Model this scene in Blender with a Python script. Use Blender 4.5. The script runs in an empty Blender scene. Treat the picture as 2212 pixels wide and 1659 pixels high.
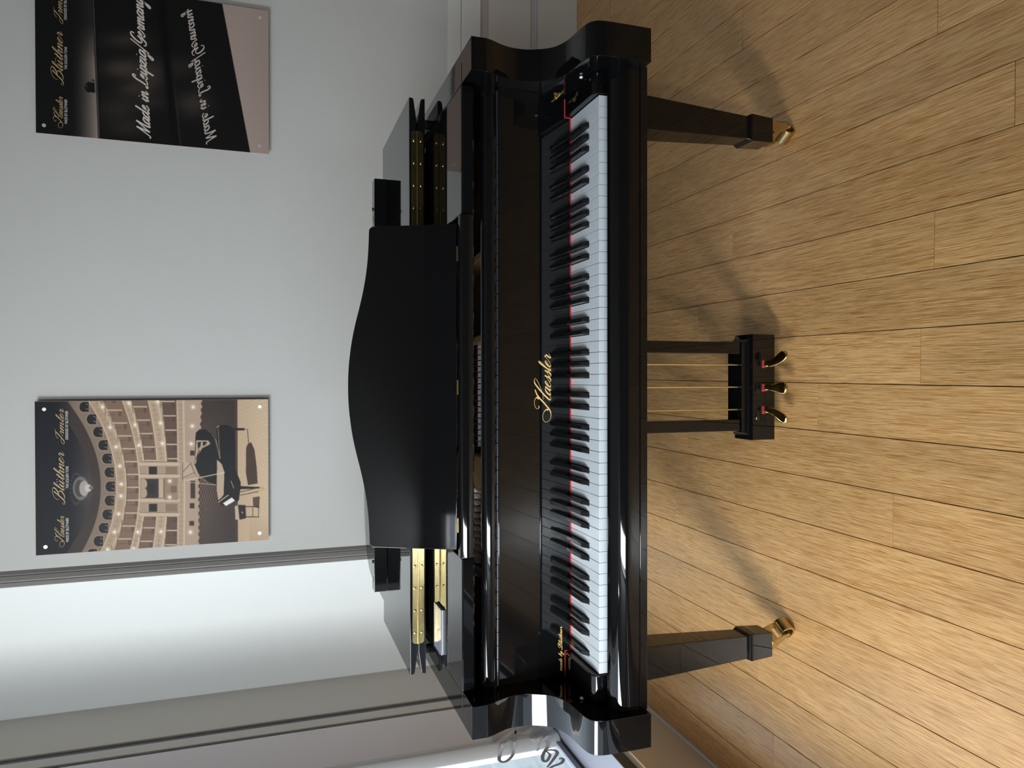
import bpy, bmesh, math, random
import numpy as np
from mathutils import Matrix, Vector
R = math.radians
random.seed(7)
S = bpy.context.scene
COL = S.collection

# ------------------------------------------------------------------ camera, sky, daylight, front fill, exposure
cam_d = bpy.data.cameras.new('camera')
cam = bpy.data.objects.new('camera', cam_d); COL.objects.link(cam); S.camera = cam
cam_d.sensor_fit = 'HORIZONTAL'; cam_d.sensor_width = 36.0; cam_d.lens = 36.0 * 1580.0 / 2212.0
cam_d.clip_start = .05
CAM = Vector((.02528, -1.40683, 1.403))
vf = Vector((-.014886899, .947651486, -.318959309))      # looking direction
vr = Vector((.999888029, .014593984, -.003308329))       # points up in the picture (it is turned on its side)
vd = Vector((.001519744, -.318972846, -.947762636))
m4 = Matrix((vd, vr, -vf)).transposed().to_4x4(); m4.translation = CAM
cam.matrix_world = m4

S.view_settings.view_transform = 'Standard'; S.view_settings.look = 'None'
S.view_settings.gamma = 1.0; S.view_settings.use_curve_mapping = False
S.view_settings.exposure = 0.14

w = bpy.data.worlds.new('sky'); S.world = w; w.use_nodes = True
bg = w.node_tree.nodes['Background']
bg.inputs['Color'].default_value = (.76, .87, 1.0, 1); bg.inputs['Strength'].default_value = 2.3

def area(name, loc, target, sx, sy, power, color):
    l = bpy.data.lights.new(name, 'AREA'); l.shape = 'RECTANGLE'; l.size = sx; l.size_y = sy
    l.energy = power; l.color = color
    o = bpy.data.objects.new(name, l); COL.objects.link(o); o.location = loc
    o.rotation_euler = (Vector(target) - Vector(loc)).to_track_quat('-Z', 'Y').to_euler()
    return o
YF_ = -3.3
area('daylight', (-1.85, -2.10, 2.40), (-.35, .9, .35), 1.1, 1.2, 200, (1.0, .985, .96))
area('front_fill', (-1.115, YF_ - .13, 1.75), (-1.0, 1.8, 1.45), .22, 1.9, 62, (.93, .97, 1.0))  # added fill lamp behind the camera, brightens the white panel

# ------------------------------------------------------------------ helpers
def prin(name, color, rough=.5, metal=0.0, coat=0.0, spec=None):
    m = bpy.data.materials.new(name); m.use_nodes = True
    b = m.node_tree.nodes['Principled BSDF']
    b.inputs['Base Color'].default_value = (*color, 1); b.inputs['Roughness'].default_value = rough
    b.inputs['Metallic'].default_value = metal; b.inputs['Coat Weight'].default_value = coat
    b.inputs['Coat Roughness'].default_value = .03
    if spec is not None: b.inputs['Specular IOR Level'].default_value = spec
    return m
def nd(m, t, **k):
    n = m.node_tree.nodes.new(t)
    for a, b in k.items(): setattr(n, a, b)
    return n
def lk(m, a, b): m.node_tree.links.new(a, b)
def pb(m): return m.node_tree.nodes['Principled BSDF']
def ramp(m, pts):
    r = nd(m, 'ShaderNodeValToRGB'); e = r.color_ramp.elements
    while len(e) < len(pts): e.new(.5)
    for x, (p, c) in zip(e, pts): x.position = p; x.color = (*c, 1)
    return r

class MB:
    """collects shapes and links them as one mesh object"""
    def __init__(s): s.bm = bmesh.new()
    def box(s, a, b, bev=0, seg=2):
        t = bmesh.new(); bmesh.ops.create_cube(t, size=1)
        a = Vector(a); b = Vector(b); c = (a + b) / 2; d = b - a
        for v in t.verts: v.co = Vector((v.co.x * d.x, v.co.y * d.y, v.co.z * d.z)) + c
        if bev: bmesh.ops.bevel(t, geom=t.edges[:], offset=bev, segments=seg, affect='EDGES', profile=.5)
        return s.add(t)
    def add(s, t):
        me = bpy.data.meshes.new('t'); t.to_mesh(me); s.bm.from_mesh(me); bpy.data.meshes.remove(me); t.free(); return s
    def prism(s, pts, axis, lo, hi, bev=0, seg=2):
        """pts outline in the two other axes (order: X->(y,z), Y->(x,z), Z->(x,y)), extruded along axis"""
        t = bmesh.new()
        def P(p, h):
            return {'X': (h, p[0], p[1]), 'Y': (p[0], h, p[1]), 'Z': (p[0], p[1], h)}[axis]
        A = [t.verts.new(P(p, lo)) for p in pts]; B = [t.verts.new(P(p, hi)) for p in pts]; n = len(pts)
        fa = t.faces.new(A); fb = t.faces.new(B[::-1])
        for i in range(n): t.faces.new((A[i], B[i], B[(i + 1) % n], A[(i + 1) % n]))
        bmesh.ops.recalc_face_normals(t, faces=t.faces[:])
        if bev:
            eds = [e for e in t.edges if all(f in (fa, fb) for f in e.link_faces) or any(f in (fa, fb) for f in e.link_faces)]
            bmesh.ops.bevel(t, geom=eds, offset=bev, segments=seg, affect='EDGES', profile=.5)
        return s.add(t)
    def loft(s, rings, cap=True):
        t = bmesh.new(); V = [[t.verts.new(p) for p in r] for r in rings]; n = len(rings[0])
        for i in range(len(V) - 1):
            for j in range(n): t.faces.new((V[i][j], V[i][(j + 1) % n], V[i + 1][(j + 1) % n], V[i + 1][j]))
        if cap: t.faces.new(V[0][::-1]); t.faces.new(V[-1])
        bmesh.ops.recalc_face_normals(t, faces=t.faces[:])
        return s.add(t)
    def cyl(s, p, q, r, n=16, r2=None):
        p = Vector(p); q = Vector(q); z = (q - p).normalized(); x = z.orthogonal().normalized(); y = z.cross(x)
        r2 = r if r2 is None else r2
        f = lambda c, rr: [c + rr * (math.cos(2 * math.pi * i / n) * x + math.sin(2 * math.pi * i / n) * y) for i in range(n)]
        return s.loft([f(p, r), f(q, r2)])
    def tube(s, p, q, ro, ri, n=28):
        p = Vector(p); q = Vector(q); z = (q - p).normalized(); x = z.orthogonal().normalized(); y = z.cross(x)
        f = lambda c, rr: [c + rr * (math.cos(2 * math.pi * i / n) * x + math.sin(2 * math.pi * i / n) * y) for i in range(n)]
        rings = [f(p, ri), f(p, ro - .0015), f(p + z * .0015, ro), f(q - z * .0015, ro), f(q, ro - .0015), f(q, ri), f(p, ri)]
        return s.loft(rings, cap=False)
    def ball(s, c, r, sc=(1, 1, 1), n=12):
        t = bmesh.new(); bmesh.ops.create_uvsphere(t, u_segments=n, v_segments=max(6, n // 2), radius=r)
        for v in t.verts: v.co = Vector((v.co.x * sc[0], v.co.y * sc[1], v.co.z * sc[2])) + Vector(c)
        return s.add(t)
    def ribbon(s, pts, widths, to3):
        t = bmesh.new(); V = []
        n = len(pts)
        for i in range(n):
            a = pts[max(0, i - 1)]; b = pts[min(n - 1, i + 1)]
            dx, dy = b[0] - a[0], b[1] - a[1]; l = math.hypot(dx, dy) or 1e-9
            nx, ny = -dy / l * widths[i] / 2, dx / l * widths[i] / 2
            V.append((t.verts.new(to3(pts[i][0] + nx, pts[i][1] + ny)), t.verts.new(to3(pts[i][0] - nx, pts[i][1] - ny))))
        for i in range(n - 1): t.faces.new((V[i][0], V[i][1], V[i + 1][1], V[i + 1][0]))
        return s.add(t)
    def build(s, name, mat, parent=None, smooth=30, loc=None):
        me = bpy.data.meshes.new(name); s.bm.to_mesh(me); s.bm.free()
        if mat: me.materials.append(mat)
        if smooth:
            me.polygons.foreach_set('use_smooth', [True] * len(me.polygons)); me.set_sharp_from_angle(angle=R(smooth))
        o = bpy.data.objects.new(name, me); COL.objects.link(o)
        if smooth:
            wn = o.modifiers.new('normals', 'WEIGHTED_NORMAL'); wn.keep_sharp = True; wn.weight = 90
        if parent: o.parent = parent
        if loc: o.location = loc
        return o

def tag(o, label=None, cat=None, group=None, kind=None):
    for k, v in (('label', label), ('category', cat), ('group', group), ('kind', kind)):
        if v: o[k] = v
    return o
def empty(name, loc=(0, 0, 0), rz=0):
    o = bpy.data.objects.new(name, None); COL.objects.link(o); o.location = loc; o.rotation_euler = (0, 0, rz); o.empty_display_size = .1
    return o
def inst(o, parent, loc=None):
    c = o.copy(); COL.objects.link(c); c.parent = parent
    if loc: c.location = loc
    return c

# ------------------------------------------------------------------ script lettering (drawn as pen strokes)
G = {
 'a': (1.08, [[(.75,.85),(.5,1.0),(.2,.8),(.08,.4),(.2,.04),(.45,.12),(.72,.6),(.82,1.0)], [(.82,1.0),(.76,.4),(.82,.06),(1.0,.05),(1.2,.35)]]),
 'e': (.80, [[(.05,.3),(.35,.5),(.6,.75),(.6,.95),(.42,1.0),(.2,.75),(.13,.35),(.3,.03),(.55,.05),(.9,.4)]]),
 's': (.72, [[(0,.15),(.35,.7),(.48,1.08),(.5,.75),(.6,.4),(.5,.08),(.28,.0),(.12,.14)], [(.55,.1),(.8,.35)]]),
 'l': (.62, [[(0,.25),(.35,.9),(.55,1.6),(.52,2.1),(.36,2.0),(.28,1.5),(.26,.6),(.32,.1),(.46,.0),(.72,.35)]]),
 'r': (.92, [[(0,.2),(.26,.8),(.34,1.12)], [(.34,1.12),(.42,.92),(.65,.88),(.62,.4),(.68,.05),(.85,.05),(1.08,.4)]]),
 't': (.68, [[(0,.25),(.3,.9),(.42,1.6)], [(.42,1.6),(.34,.5),(.40,.05),(.56,.02),(.8,.35)], [(.1,1.08),(.72,1.14)]]),
 'h': (1.08, [[(0,.25),(.35,.95),(.54,1.7),(.5,2.1),(.36,1.95),(.28,1.4),(.25,0)], [(.25,.1),(.4,.7),(.62,1.0),(.76,.85),(.74,.4),(.8,.05),(.95,.03),(1.18,.35)]]),
 'n': (1.06, [[(0,.6),(.14,1.0),(.24,.85),(.22,0)], [(.22,.1),(.4,.75),(.62,1.0),(.75,.85),(.73,.4),(.8,.05),(.95,.03),(1.16,.4)]]),
 'm': (1.58, [[(0,.6),(.14,1.0),(.24,.85),(.22,0)], [(.22,.1),(.4,.75),(.6,1.0),(.73,.85),(.72,0)], [(.72,.1),(.9,.75),(1.12,1.0),(1.25,.85),(1.23,.4),(1.3,.05),(1.45,.03),(1.68,.4)]]),
 'u': (1.08, [[(0,.4),(.2,1.0)], [(.2,1.0),(.17,.4),(.25,.04),(.42,.06),(.62,.5),(.74,1.0)], [(.74,1.0),(.69,.4),(.76,.05),(.9,.03),(1.12,.35)]]),
 'i': (.56, [[(0,.3),(.2,1.0)], [(.2,1.0),(.16,.4),(.24,.04),(.4,.06),(.64,.38)], [(.26,1.5),(.27,1.38)]]),
 'd': (1.12, [[(.75,.85),(.5,1.0),(.2,.8),(.08,.4),(.2,.04),(.45,.12),(.72,.6),(.82,1.0)], [(.95,2.1),(.86,1.4),(.77,.4),(.84,.06),(1.0,.05),(1.22,.35)]]),
 'p': (1.05, [[(0,.3),(.24,1.08)], [(.24,1.08),(.18,0),(.12,-1.0)], [(.19,.3),(.42,.92),(.7,.95),(.78,.5),(.6,.05),(.3,.08)], [(.62,.06),(1.1,.35)]]),
 'z': (.85, [[(0,.7),(.2,1.0),(.45,.88),(.68,1.0)], [(.68,1.0),(.35,.5),(.05,.02)], [(.05,.02),(.3,.14),(.55,0),(.9,.35)]]),
 'g': (1.02, [[(.75,.85),(.5,1.0),(.2,.8),(.08,.4),(.2,.04),(.45,.12),(.72,.6),(.82,1.0)], [(.82,1.0),(.74,0),(.58,-.9),(.34,-1.1),(.2,-.85),(.5,-.35),(1.12,.35)]]),
 'y': (1.02, [[(0,.4),(.2,1.0)], [(.2,1.0),(.17,.4),(.25,.04),(.42,.06),(.64,.5),(.76,1.0)], [(.76,1.0),(.68,0),(.54,-.9),(.3,-1.1),(.18,-.85),(.5,-.35),(1.1,.35)]]),
 'b': (.95, [[(0,.25),(.35,.95),(.54,1.7),(.5,2.1),(.36,1.95),(.26,1.4),(.2,.4),(.3,.04),(.5,.03),(.7,.4),(.68,.9),(.55,.95)], [(.62,.85),(.8,.8),(1.0,.9)]]),
 '/': (.8, [[(.0,-.5),(.75,2.3)]]),
 'B': (1.95, [[(1.0,2.1),(.8,1.0),(.6,.15),(.25,-.12),(-.1,.05),(-.05,.35),(.15,.3)], [(.25,1.0),(.0,1.5),(.15,2.05),(.75,2.4),(1.45,2.3),(1.6,1.85),(1.3,1.3),(.9,1.15)], [(.9,1.15),(1.5,1.1),(1.75,.6),(1.45,.05),(.95,-.05),(.65,.2)]]),
 'I': (1.15, [[(.1,1.45),(.05,1.85),(.4,2.15),(1.0,2.2),(1.4,2.35)], [(.95,2.2),(.75,1.1),(.5,.15),(.1,-.1),(-.25,.15),(-.15,.6),(.25,.75),(.65,.55)]]),
 'M': (2.05, [[(-.15,.15),(.05,0),(.25,.3),(.65,2.1)], [(.65,2.1),(.78,.9),(.9,.05)], [(.9,.05),(1.2,1.0),(1.65,2.1)], [(1.65,2.1),(1.6,.7),(1.7,.05),(1.88,.05),(2.1,.35)]]),
 'L': (1.25, [[(1.0,1.75),(1.15,2.1),(.85,2.25),(.6,1.75),(.55,1.0),(.42,.25),(.12,-.02),(-.05,.15),(.25,.28),(.75,0),(1.3,.3)]]),
 'G': (1.35, [[(1.25,1.65),(1.2,2.1),(.75,2.15),(.3,1.5),(.2,.85),(.5,.5),(.9,.75),(1.15,1.15)], [(1.15,1.15),(1.02,.4),(.7,-.1),(.2,-.05),(.1,.25)], [(1.0,.3),(1.35,.45)]]),
}
H_STROKES = [[(2.3,2.15),(2.0,2.1),(1.9,2.45),(2.25,2.8),(3.0,2.9),(3.5,2.5),(3.25,2.15)],
             [(4.6,2.8),(3.9,2.45),(3.35,1.95),(2.7,1.2),(2.1,.6),(1.75,.25),(1.2,.0),(.5,.08),(.05,.55),(.05,1.1),(.6,1.45),(1.3,1.3),(1.75,.85),(1.7,.45)],
             [(3.2,1.3),(4.2,1.55),(5.3,2.05),(6.1,2.6),(6.15,2.85),(5.6,2.87),(4.9,2.3),(4.1,1.45),(3.5,.75),(3.15,.2),(3.35,0),(3.9,.3)]]
def spline(p, k=7):
    if len(p) == 2: return [tuple(p[0]), tuple(p[1])]
    q = [p[0]] + list(p) + [p[-1]]; out = []
    for i in range(1, len(q) - 2):
        for j in range(k):
            t = j / k; a, b, c, d = q[i - 1], q[i], q[i + 1], q[i + 2]
            out.append(tuple(.5 * (2 * b[n] + (c[n] - a[n]) * t + (2 * a[n] - 5 * b[n] + 4 * c[n] - d[n]) * t * t + (3 * b[n] - a[n] - 3 * c[n] + d[n]) * t ** 3) for n in (0, 1)))
    out.append(tuple(p[-1])); return out
def script_text(mb, text, to3, x0, x1, base, xh, base1=None, thin=.05, thick=.20, shear=.55, k=6):
    """writes text from x0 to x1 on the baseline, xh = height of the small letters; to3 maps (x, y) to 3-D"""
    strokes = []; pen = 0
    for ch in text:
        if ch == ' ': pen += .75; continue
        if ch == 'H':
            for s in H_STROKES: strokes.append([(pen + x - .1, y) for x, y in spline(s, k)])
            pen += 3.55; continue
        dots = ch == 'ü'; adv, st = G['u' if dots else ch]
        st = list(st) + ([[(.34,1.5),(.35,1.38)], [(.70,1.5),(.71,1.38)]] if dots else [])
        for s in st: strokes.append([(pen + x + shear * y, y) for x, y in spline(s, k)])
        pen += adv
    lo = min(p[0] for s in strokes for p in s); hi = max(p[0] for s in strokes for p in s)
    kx = (x1 - x0) / (hi - lo); b1 = base if base1 is None else base1
    for s in strokes:
        pts = [(x0 + (x - lo) * kx, base + (b1 - base) * (x - lo) / (hi - lo) + y * xh) for x, y in s]
        ws = []
        for i in range(len(s)):
            a, b = s[max(0, i - 1)], s[min(len(s) - 1, i + 1)]
            dx, dy = b[0] - a[0], b[1] - a[1]; l = math.hypot(dx, dy) or 1
            down = max(0, -(dy * .9 + dx * .35) / l)
            dot = len(s) == 2 and l < .2
            ws.append((thin + (thick - thin) * down ** 1.3 if not dot else .2) * abs(xh))
        si = len(mb.bm.verts); mb.ribbon(pts, ws, to3); mb.bm.verts.ensure_lookup_table()      # each stroke a hair proud of the last
        for v in mb.bm.verts[si:]: v.co.y -= si * 6e-8
def plain_text(text, width, mat, parent, name, mtx):
    c = bpy.data.curves.new(name, 'FONT'); c.body = text; c.size = 1
    o = bpy.data.objects.new(name, c); COL.objects.link(o)
    me = bpy.data.meshes.new_from_object(o.evaluated_get(bpy.context.evaluated_depsgraph_get()))
    bpy.data.objects.remove(o); bpy.data.curves.remove(c)
    xs = [v.co.x for v in me.vertices]; lo, hi = min(xs), max(xs); k = width / (hi - lo)
    for v in me.vertices: v.co = mtx @ Vector(((v.co.x - lo) * k, v.co.y * k * 1.12, 0))
    me.materials.append(mat)
    n = bpy.data.objects.new(name, me); COL.objects.link(n); n.parent = parent
    return n

# ------------------------------------------------------------------ materials
M = {}
M['lacquer'] = prin('black_lacquer', (.0035, .0036, .004), .035)
M['satin'] = prin('black_satin', (.004, .004, .005), .10, spec=.3)
M['inside'] = prin('dark_wood', (.02, .012, .008), .6)
M['brass'] = prin('brass', (.66, .49, .19), .16, 1.0)
M['brass_dull'] = prin('brass_dull', (.56, .41, .16), .24, 1.0)
M['rod_brass'] = prin('rod_brass', (.95, .78, .38), .28, .9)
M['hinge_brass'] = prin('hinge_brass', (.46, .37, .18), .2, 1.0)
M['caster_brass'] = prin('caster_brass', (.60, .45, .21), .3, 1.0)
M['steel'] = prin('steel', (.75, .74, .72), .25, 1.0)
M['ivory'] = prin('key_white', (.62, .665, .71), .22)
M['ebony'] = prin('key_black', (.008, .008, .009), .22)
M['felt'] = prin('red_felt', (.62, .03, .045), .9)
M['white_felt'] = prin('white_felt', (.75, .73, .70), .95)
M['plate'] = prin('bronze_plate', (.30, .17, .07), .4, .5)
M['copper'] = prin('copper_string', (.72, .33, .20), .3, 1.0)
M['gold'] = prin('gold_leaf', (.92, .62, .22), .4, .15)
M['gold_print'] = prin('gold_print', (.52, .36, .18), .5)
M['white_print'] = prin('white_print', (.62, .60, .58), .5)
M['rubber'] = prin('rubber', (.01, .01, .01), .7)
M['grey_frame'] = prin('grey_frame', (.70, .665, .61), .42)
M['groove'] = prin('groove_dark', (.03, .035, .045), .6)
M['mauve'] = prin('mauve_frame', (.88, .82, .85), .38)
M['sill'] = prin('sill_paint', (.33, .335, .40), .38)
M['beige'] = prin('beige_paint', (.80, .69, .55), .5)
M['brown'] = prin('brown_band', (.10, .08, .065), .6)
M['alu'] = prin('aluminium', (.72, .75, .78), .3, .7)
M['card'] = prin('card_paper', (.45, .45, .50), .5)
M['acrylic'] = prin('clear_acrylic', (.22, .23, .28), .08)
M['dot'] = prin('standoff', (.72, .70, .66), .35, .6)
M['film'] = prin('window_film', (.50, .49, .48), .6)

def wall_mat(name, c, rough=.75):
    m = prin(name, c, rough); t = nd(m, 'ShaderNodeTexNoise'); t.inputs['Scale'].default_value = 260; t.inputs['Detail'].default_value = 3
    g = nd(m, 'ShaderNodeNewGeometry'); lk(m, g.outputs['Position'], t.inputs['Vector'])
    b = nd(m, 'ShaderNodeBump'); b.inputs['Strength'].default_value = .06; b.inputs['Distance'].default_value = .002
    lk(m, t.outputs['Fac'], b.inputs['Height']); lk(m, b.outputs['Normal'], pb(m).inputs['Normal'])
    return m
M['wall'] = wall_mat('wall_paint', (.47, .47, .462))
M['panel'] = wall_mat('white_panel_paint', (.82, .85, .86), .6)
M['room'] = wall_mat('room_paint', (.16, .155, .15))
M['ceil'] = wall_mat('ceiling_paint', (.32, .315, .31))

def bamboo():
    m = prin('strand_bamboo', (.5, .34, .18), .30, spec=.6); b = pb(m)
    g = nd(m, 'ShaderNodeNewGeometry'); oi = nd(m, 'ShaderNodeObjectInfo')
    off = nd(m, 'ShaderNodeVectorMath', operation='SCALE'); off.inputs[0].default_value = (37.1, 51.7, 19.3)
    lk(m, oi.outputs['Random'], off.inputs['Scale'])
    ad = nd(m, 'ShaderNodeVectorMath', operation='ADD'); lk(m, g.outputs['Position'], ad.inputs[0]); lk(m, off.outputs[0], ad.inputs[1])
    def streak(sx, sy, det, dist=.0):
        mp = nd(m, 'ShaderNodeMapping'); mp.inputs['Scale'].default_value = (sx, sy, 1); lk(m, ad.outputs[0], mp.inputs['Vector'])
        n = nd(m, 'ShaderNodeTexNoise'); n.inputs['Scale'].default_value = 1; n.inputs['Detail'].default_value = det; n.inputs['Distortion'].default_value = dist
        lk(m, mp.outputs[0], n.inputs['Vector']); return n
    n1 = streak(620, 13, 4, .5); n2 = streak(180, 4, 2, .3); n3 = streak(9, 3, 2)
    r1 = ramp(m, [(.30, (.70, .445, .205)), (.52, (.60, .345, .138)), (.61, (.47, .235, .072)), (.74, (.30, .12, .03))])
    lk(m, n1.outputs['Fac'], r1.inputs['Fac'])
    r2 = ramp(m, [(.33, (.80, .70, .58)), (.52, (1, 1, 1)), (.70, (1.08, 1.07, 1.04))]); lk(m, n2.outputs['Fac'], r2.inputs['Fac'])
    mx = nd(m, 'ShaderNodeMix', data_type='RGBA', blend_type='MULTIPLY'); mx.inputs[0].default_value = .5
    lk(m, r1.outputs['Color'], mx.inputs[6]); lk(m, r2.outputs['Color'], mx.inputs[7])
    hs = nd(m, 'ShaderNodeHueSaturation')
    mr = nd(m, 'ShaderNodeMapRange'); mr.inputs['To Min'].default_value = .94; mr.inputs['To Max'].default_value = 1.06
    lk(m, oi.outputs['Random'], mr.inputs['Value'])
    m3 = nd(m, 'ShaderNodeMapRange'); m3.inputs['From Min'].default_value = .3; m3.inputs['From Max'].default_value = .7
    m3.inputs['To Min'].default_value = .9; m3.inputs['To Max'].default_value = 1.1; lk(m, n3.outputs['Fac'], m3.inputs['Value'])
    mu = nd(m, 'ShaderNodeMath', operation='MULTIPLY'); lk(m, mr.outputs[0], mu.inputs[0]); lk(m, m3.outputs[0], mu.inputs[1])
    n4 = streak(1500, 34, 2, .4); m4_ = nd(m, 'ShaderNodeMapRange'); m4_.inputs['From Min'].default_value = .32; m4_.inputs['From Max'].default_value = .68
    m4_.inputs['To Min'].default_value = .80; m4_.inputs['To Max'].default_value = 1.16; lk(m, n4.outputs['Fac'], m4_.inputs['Value'])
    mu2 = nd(m, 'ShaderNodeMath', operation='MULTIPLY'); lk(m, mu.outputs[0], mu2.inputs[0]); lk(m, m4_.outputs[0], mu2.inputs[1])
    lk(m, mu2.outputs[0], hs.inputs['Value']); lk(m, mx.outputs[2], hs.inputs['Color']); lk(m, hs.outputs['Color'], b.inputs['Base Color'])
    bp = nd(m, 'ShaderNodeBump'); bp.inputs['Strength'].default_value = .12; bp.inputs['Distance'].default_value = .0006
    lk(m, n1.outputs['Fac'], bp.inputs['Height']); lk(m, bp.outputs['Normal'], b.inputs['Normal'])
    return m
M['bamboo'] = bamboo()
M['subfloor'] = prin('subfloor', (.03, .018, .01), .9)

def brushed():
    m = prin('pavement', (.66, .70, .72), .8); g = nd(m, 'ShaderNodeNewGeometry')
    mp = nd(m, 'ShaderNodeMapping'); mp.inputs['Rotation'].default_value = (0, 0, R(42)); mp.inputs['Scale'].default_value = (9, .9, 9); lk(m, g.outputs['Position'], mp.inputs['Vector'])
    n = nd(m, 'ShaderNodeTexNoise'); n.inputs['Scale'].default_value = 1.2; n.inputs['Detail'].default_value = 5; n.inputs['Distortion'].default_value = .8
    lk(m, mp.outputs[0], n.inputs['Vector'])
    r = ramp(m, [(.32, (.22, .235, .235)), (.5, (.27, .285, .287)), (.7, (.33, .34, .342))]); lk(m, n.outputs['Fac'], r.inputs['Fac'])
    lk(m, r.outputs['Color'], pb(m).inputs['Base Color']); return m
M['stone'] = brushed()

def glass():
    m = bpy.data.materials.new('window_glass'); m.use_nodes = True; t = m.node_tree; t.nodes.clear()
    o = nd(m, 'ShaderNodeOutputMaterial'); mx = nd(m, 'ShaderNodeMixShader'); tr = nd(m, 'ShaderNodeBsdfTransparent'); gl = nd(m, 'ShaderNodeBsdfGlossy')
    gl.inputs['Roughness'].default_value = .0; tr.inputs['Color'].default_value = (.95, .97, .97, 1)
    f = nd(m, 'ShaderNodeFresnel'); 
    ge = nd(m, 'ShaderNodeNewGeometry'); mr = nd(m, 'ShaderNodeMapRange'); mr.inputs['To Min'].default_value = 1.45; mr.inputs['To Max'].default_value = 1 / 1.45
    lk(m, ge.outputs['Backfacing'], mr.inputs['Value']); lk(m, mr.outputs[0], f.inputs['IOR'])      # both faces of the pane reflect alike
    lk(m, f.outputs[0], mx.inputs[0]); lk(m, tr.outputs[0], mx.inputs[1]); lk(m, gl.outputs[0], mx.inputs[2]); lk(m, mx.outputs[0], o.inputs['Surface'])
    return m
M['glass'] = glass()

# ------------------------------------------------------------------ the room
XL, XR, YB, YF, ZC = -1.272, 3.0, 1.815, -3.3, 2.95
floor = tag(MB().box((XL - .06, YF - .1, -.06), (XR + .1, YB + .1, -.012)).build('floor', M['subfloor'], smooth=0), kind='structure')
PW, PL = .1286, 1.85
joints = {8: .529, 6: -.169, 4: -.347, 5: .39, 3: .574, 2: -.166, 1: .763, 0: -.133, -1: .191, -2: .831, -3: -.06, -4: .903, -5: .345, -6: 1.28, -7: .427, -8: -.31, -9: .362, -10: 1.15, 7: 1.2, 9: 1.34, 10: .2, 11: 1.0, 12: -.4, 13: .7}
plank_mesh = {}
def plank(x0, x1, y0, y1):
    wd, ln = x1 - x0 - .0020, y1 - y0 - .0018
    key = (round(wd, 3), round(ln, 2))
    if key not in plank_mesh:
        o = MB().box((-wd / 2, -ln / 2, -.012), (wd / 2, ln / 2, 0), .00025, 1).build('plank', M['bamboo'], floor)
        plank_mesh[key] = o; c = o
    else: c = inst(plank_mesh[key], floor)
    c.location = ((x0 + x1) / 2, (y0 + y1) / 2, random.uniform(-.0002, .0))
for k in range(-10, 23):
    x0, x1 = k * PW, (k + 1) * PW
    if x1 <= XL + .02: continue
    x0 = max(x0, XL + .001)
    j = joints.get(k, random.uniform(-.6, 1.2)); ys = [j + n * PL for n in range(-4, 4)]
    ys = [YF] + [y for y in ys if YF + .05 < y < YB - .02] + [YB]
    for a, b in zip(ys[:-1], ys[1:]): plank(x0, x1, a, b)

wb = tag(MB().box((-.729, YB, 0), (XR, YB + .12, ZC)).build('wall_back', M['wall'], smooth=0), kind='structure')
# boxed white panel at the left end of the back wall, with its grooved corner strip
tag(MB().box((XL - .05, 1.765, 0), (-.7775, YB + .12, ZC)).build('wall_back_left', M['panel'], smooth=0), kind='structure')
t = tag(MB().prism([(-.777, 1.7655), (-.774, 1.7635), (-.762, 1.770), (-.7605, 1.776), (-.757, 1.776), (-.7555, 1.774), (-.742, 1.788), (-.741, 1.796), (-.738, 1.796), (-.737, 1.794), (-.727, 1.8145), (-.727, 1.83), (-.777, 1.83)], 'Z', 0, ZC)
        .build('trim_1', prin('corner_strip', (.25, .24, .23), .5)), kind='structure')
# low panelling on the back wall, right of the piano
tr = [(.0, .2, .014), (.2165, .2265, .010), (.2310, .436, .006), (.4365, .474, .003), (.4755, .565, .016), (.5665, .6275, .012)]
for i, (a, b, dpt) in enumerate(tr):
    nm = 'baseboard_back' if i == 0 else 'trim_%d' % (i + 1)
    mt = prin('wainscot_%d' % i, [(.50, .47, .42), (.46, .43, .39), (.52, .485, .44), (.40, .345, .32), (.585, .585, .57), (.59, .585, .57)][i], .55)
    tag(MB().box((-.70, YB - dpt, a), (XR, YB + .01, b), .002, 1).build(nm, mt), kind='structure')

# left wall: pier, joints, frame, long window, sill and plinth (all seen on the X = XL plane)
def strip(name, y0, y1, z0, z1, mat, proud=0.0, bev=.002, kind='structure', parent=None):
    o = MB().box((XL - .10, y0, z0), (XL + proud, y1, z1), bev, 1).build(name, mat, parent)
    if kind and not parent: tag(o, kind=kind)
    return o
strip('wall_left', 1.4425, 1.80, 0, ZC, M['grey_frame'])
strip('trim_7', 1.4145, 1.4425, 0, ZC, prin('blue_grey_joint', (.13, .14, .17), .5), -.008, 0)
strip('trim_8', 1.4085, 1.4145, 0, ZC, M['groove'], -.03, 0)
strip('trim_9', 1.349, 1.4085, 0, ZC, prin('grey_strip', (.72, .695, .65), .42), -.002)
strip('trim_10', 1.336, 1.349, 0, ZC, M['groove'], -.03, 0)
strip('trim_11', 1.318, 1.336, 0, ZC, prin('slate_joint', (.10, .11, .125), .5), -.006, 0)
WY0, WY1, WZ0, WZ1 = -1.40, .970, .4345, 2.70
win = tag(empty('window_1', (XL, 0, 0)), kind='structure')
def wpart(name, a, b, mat, bev=.003):
    o = MB().box(Vector(a) - Vector((XL, 0, 0)), Vector(b) - Vector((XL, 0, 0)), bev, 2).build(name, mat, win); return o
wpart('window_frame', (XL - .08, 1.04, .4145), (XL + .004, 1.318, WZ1 + .1), M['mauve'])          # wide upright next to the pier
o = MB().prism([(-.024, .970), (-.020, .970), (-.004, .984), (.006, 1.004), (.008, 1.022), (.004, 1.040), (-.024, 1.040)], 'Z', .4145, WZ1 + .1).build('frame_bead', prin('bead_paint', (.56, .56, .57), .35), win)
wpart('bottom_rail', (XL - .030, WY0, .4150), (XL - .008, 1.318, WZ0), M['sill'])
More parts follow.
